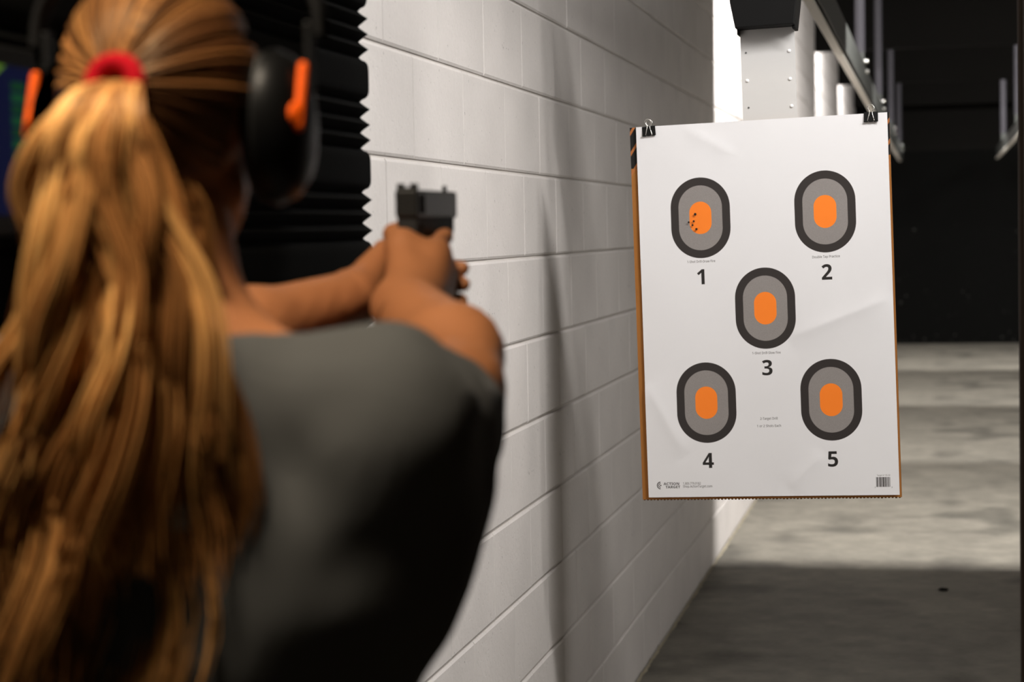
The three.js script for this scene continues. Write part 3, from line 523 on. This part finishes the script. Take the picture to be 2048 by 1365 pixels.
tag(person, 'woman with long blonde ponytail in grey T-shirt aiming a pistol with both hands', 'person');

// ----- ear defenders -----
{
  const H = J.head, g = group('ear_defenders', V(...H)); g.rotation.y = 0.02;
  const cupM = matt(lin(0.004, 0.004, 0.004), 0.4, 0.3), pad = std(lin(0.01, 0.01, 0.01), 0.7), orange = matt(lin(0.97, 0.125, 0.004), 0.5, 0.4), bandM = matt(lin(0.012, 0.012, 0.012), 0.5, 0.4);
  for (const s of [-1, 1]) {
    const prof = [[0.0001, 0.036], [0.020, 0.0345], [0.036, 0.029], [0.046, 0.019], [0.050, 0.006], [0.0495, 0.0]].map(q => new THREE.Vector2(...q));
    const cup = mesh('ear_cup', new THREE.LatheGeometry(prof, 36).rotateZ(-Math.PI / 2).scale(s, 1.32, 1.08), cupM, g); cup.position.set(s * 0.086, -0.006, -0.018); cupM.side = THREE.DoubleSide;
    mesh('cushion', new THREE.TorusGeometry(0.038, 0.0125, 12, 36).rotateY(Math.PI / 2).scale(1, 1.25, 0.92), pad, cup).position.set(-s * 0.004, 0, 0);
    const bar = merge([new THREE.CapsuleGeometry(0.0052, 0.052, 6, 14).translate(0, 0.006, 0), new THREE.SphereGeometry(0.0095, 16, 12).scale(0.5, 1.1, 1).translate(0, -0.012, 0.004)]); bar.scale(0.8, 1, 1);
    const b = mesh('orange_bar', bar, orange, cup); b.position.set(s * 0.0335, 0.018, 0.026); b.rotation.x = -0.36; b.rotation.y = s * -0.35; tag(b, 'orange accent bar');
    mesh('microphone_cap', new THREE.SphereGeometry(0.008, 14, 10).scale(0.8, 1.3, 0.6), orange, cup).position.set(s * 0.02, -0.004, -0.044);
    mesh('band_slider', box(0.006, 0.06, 0.016, s * 0.032, 0.058, -0.01, 0.002), bandM, cup);
  }
  const pts = []; for (let i = 0; i <= 24; i++) { const a = i / 24 * Math.PI, c = Math.cos(a), s = Math.sin(a); pts.push(new THREE.Vector3(Math.sign(c) * Math.pow(Math.abs(c), 0.7) * 0.128, 0.07 + Math.pow(s, 0.8) * 0.078, -0.03 - 0.004 * s)); }
  const band = [], crv = new THREE.CatmullRomCurve3(pts); for (const dz of [-0.009, -0.003, 0.003, 0.009]) band.push(new THREE.TubeGeometry(crv, 60, 0.0042, 8).translate(0, 0, dz));
  mesh('headband', merge(band), bandM, g);
  tag(g, 'black ear defenders with orange accent bars on the woman\'s head', 'ear defenders');
}
// ----- pistol -----
{
  const g = group('pistol', V(...J.gun)); g.rotation.y = -aim;   // local: x right, y up, -z towards the muzzle
  const steel = std(lin(0.022, 0.022, 0.021), 0.42, 0.3), poly = std(lin(0.012, 0.012, 0.012), 0.7);
  const slide = mesh('slide', box(0.026, 0.031, 0.172, 0, 0.0315, -0.078, 0.003), steel, g);
  for (let i = 0; i < 6; i++) mesh('serration', box(0.0272, 0.022, 0.0016, 0, 0.031, -0.001 - i * 0.0042), poly, slide);
  mesh('rear_sight', merge([box(0.007, 0.008, 0.010, -0.0075, 0.050, 0.0), box(0.007, 0.008, 0.010, 0.0075, 0.050, 0.0), box(0.022, 0.004, 0.010, 0, 0.0475, 0.0)]), poly, g);
  mesh('front_sight', box(0.004, 0.008, 0.009, 0, 0.0505, -0.155, 0.001), poly, g);
  mesh('barrel', new THREE.CylinderGeometry(0.0075, 0.0075, 0.006, 18, 1, true).rotateX(Math.PI / 2).translate(0, 0.034, -0.166), steel, g);
  mesh('frame', box(0.024, 0.02, 0.158, 0, 0.008, -0.074, 0.003), poly, g);
  const s = new THREE.Shape(); s.moveTo(0.012, 0.006); s.quadraticCurveTo(0.004, -0.02, -0.004, -0.05); s.lineTo(0.016 - 0.03, -0.108); s.lineTo(0.036, -0.112); s.lineTo(0.047, -0.03); s.lineTo(0.052, 0.006); s.closePath();
  mesh('grip', new THREE.ExtrudeGeometry(s, { depth: 0.022, bevelEnabled: true, bevelSize: 0.003, bevelThickness: 0.003, bevelSegments: 3 }).translate(0, 0, -0.011).rotateY(Math.PI / 2), poly, g);
  mesh('trigger_guard', tube([new THREE.Vector3(0, 0, -0.05), new THREE.Vector3(0, -0.022, -0.056), new THREE.Vector3(0, -0.026, -0.075), new THREE.Vector3(0, -0.018, -0.094), new THREE.Vector3(0, 0, -0.098)], 0.0028, 24, 6), poly, g);
  mesh('trigger', tube([new THREE.Vector3(0, 0.0, -0.07), new THREE.Vector3(0, -0.01, -0.068), new THREE.Vector3(0, -0.018, -0.071)], 0.0022, 10, 6), poly, g);
  mesh('magazine_base', box(0.027, 0.008, 0.052, 0, -0.115, -0.012, 0.002), poly, g);
  tag(g, 'black pistol held in both hands, pointed at the paper target', 'pistol');
}
renderer.render(scene, camera);
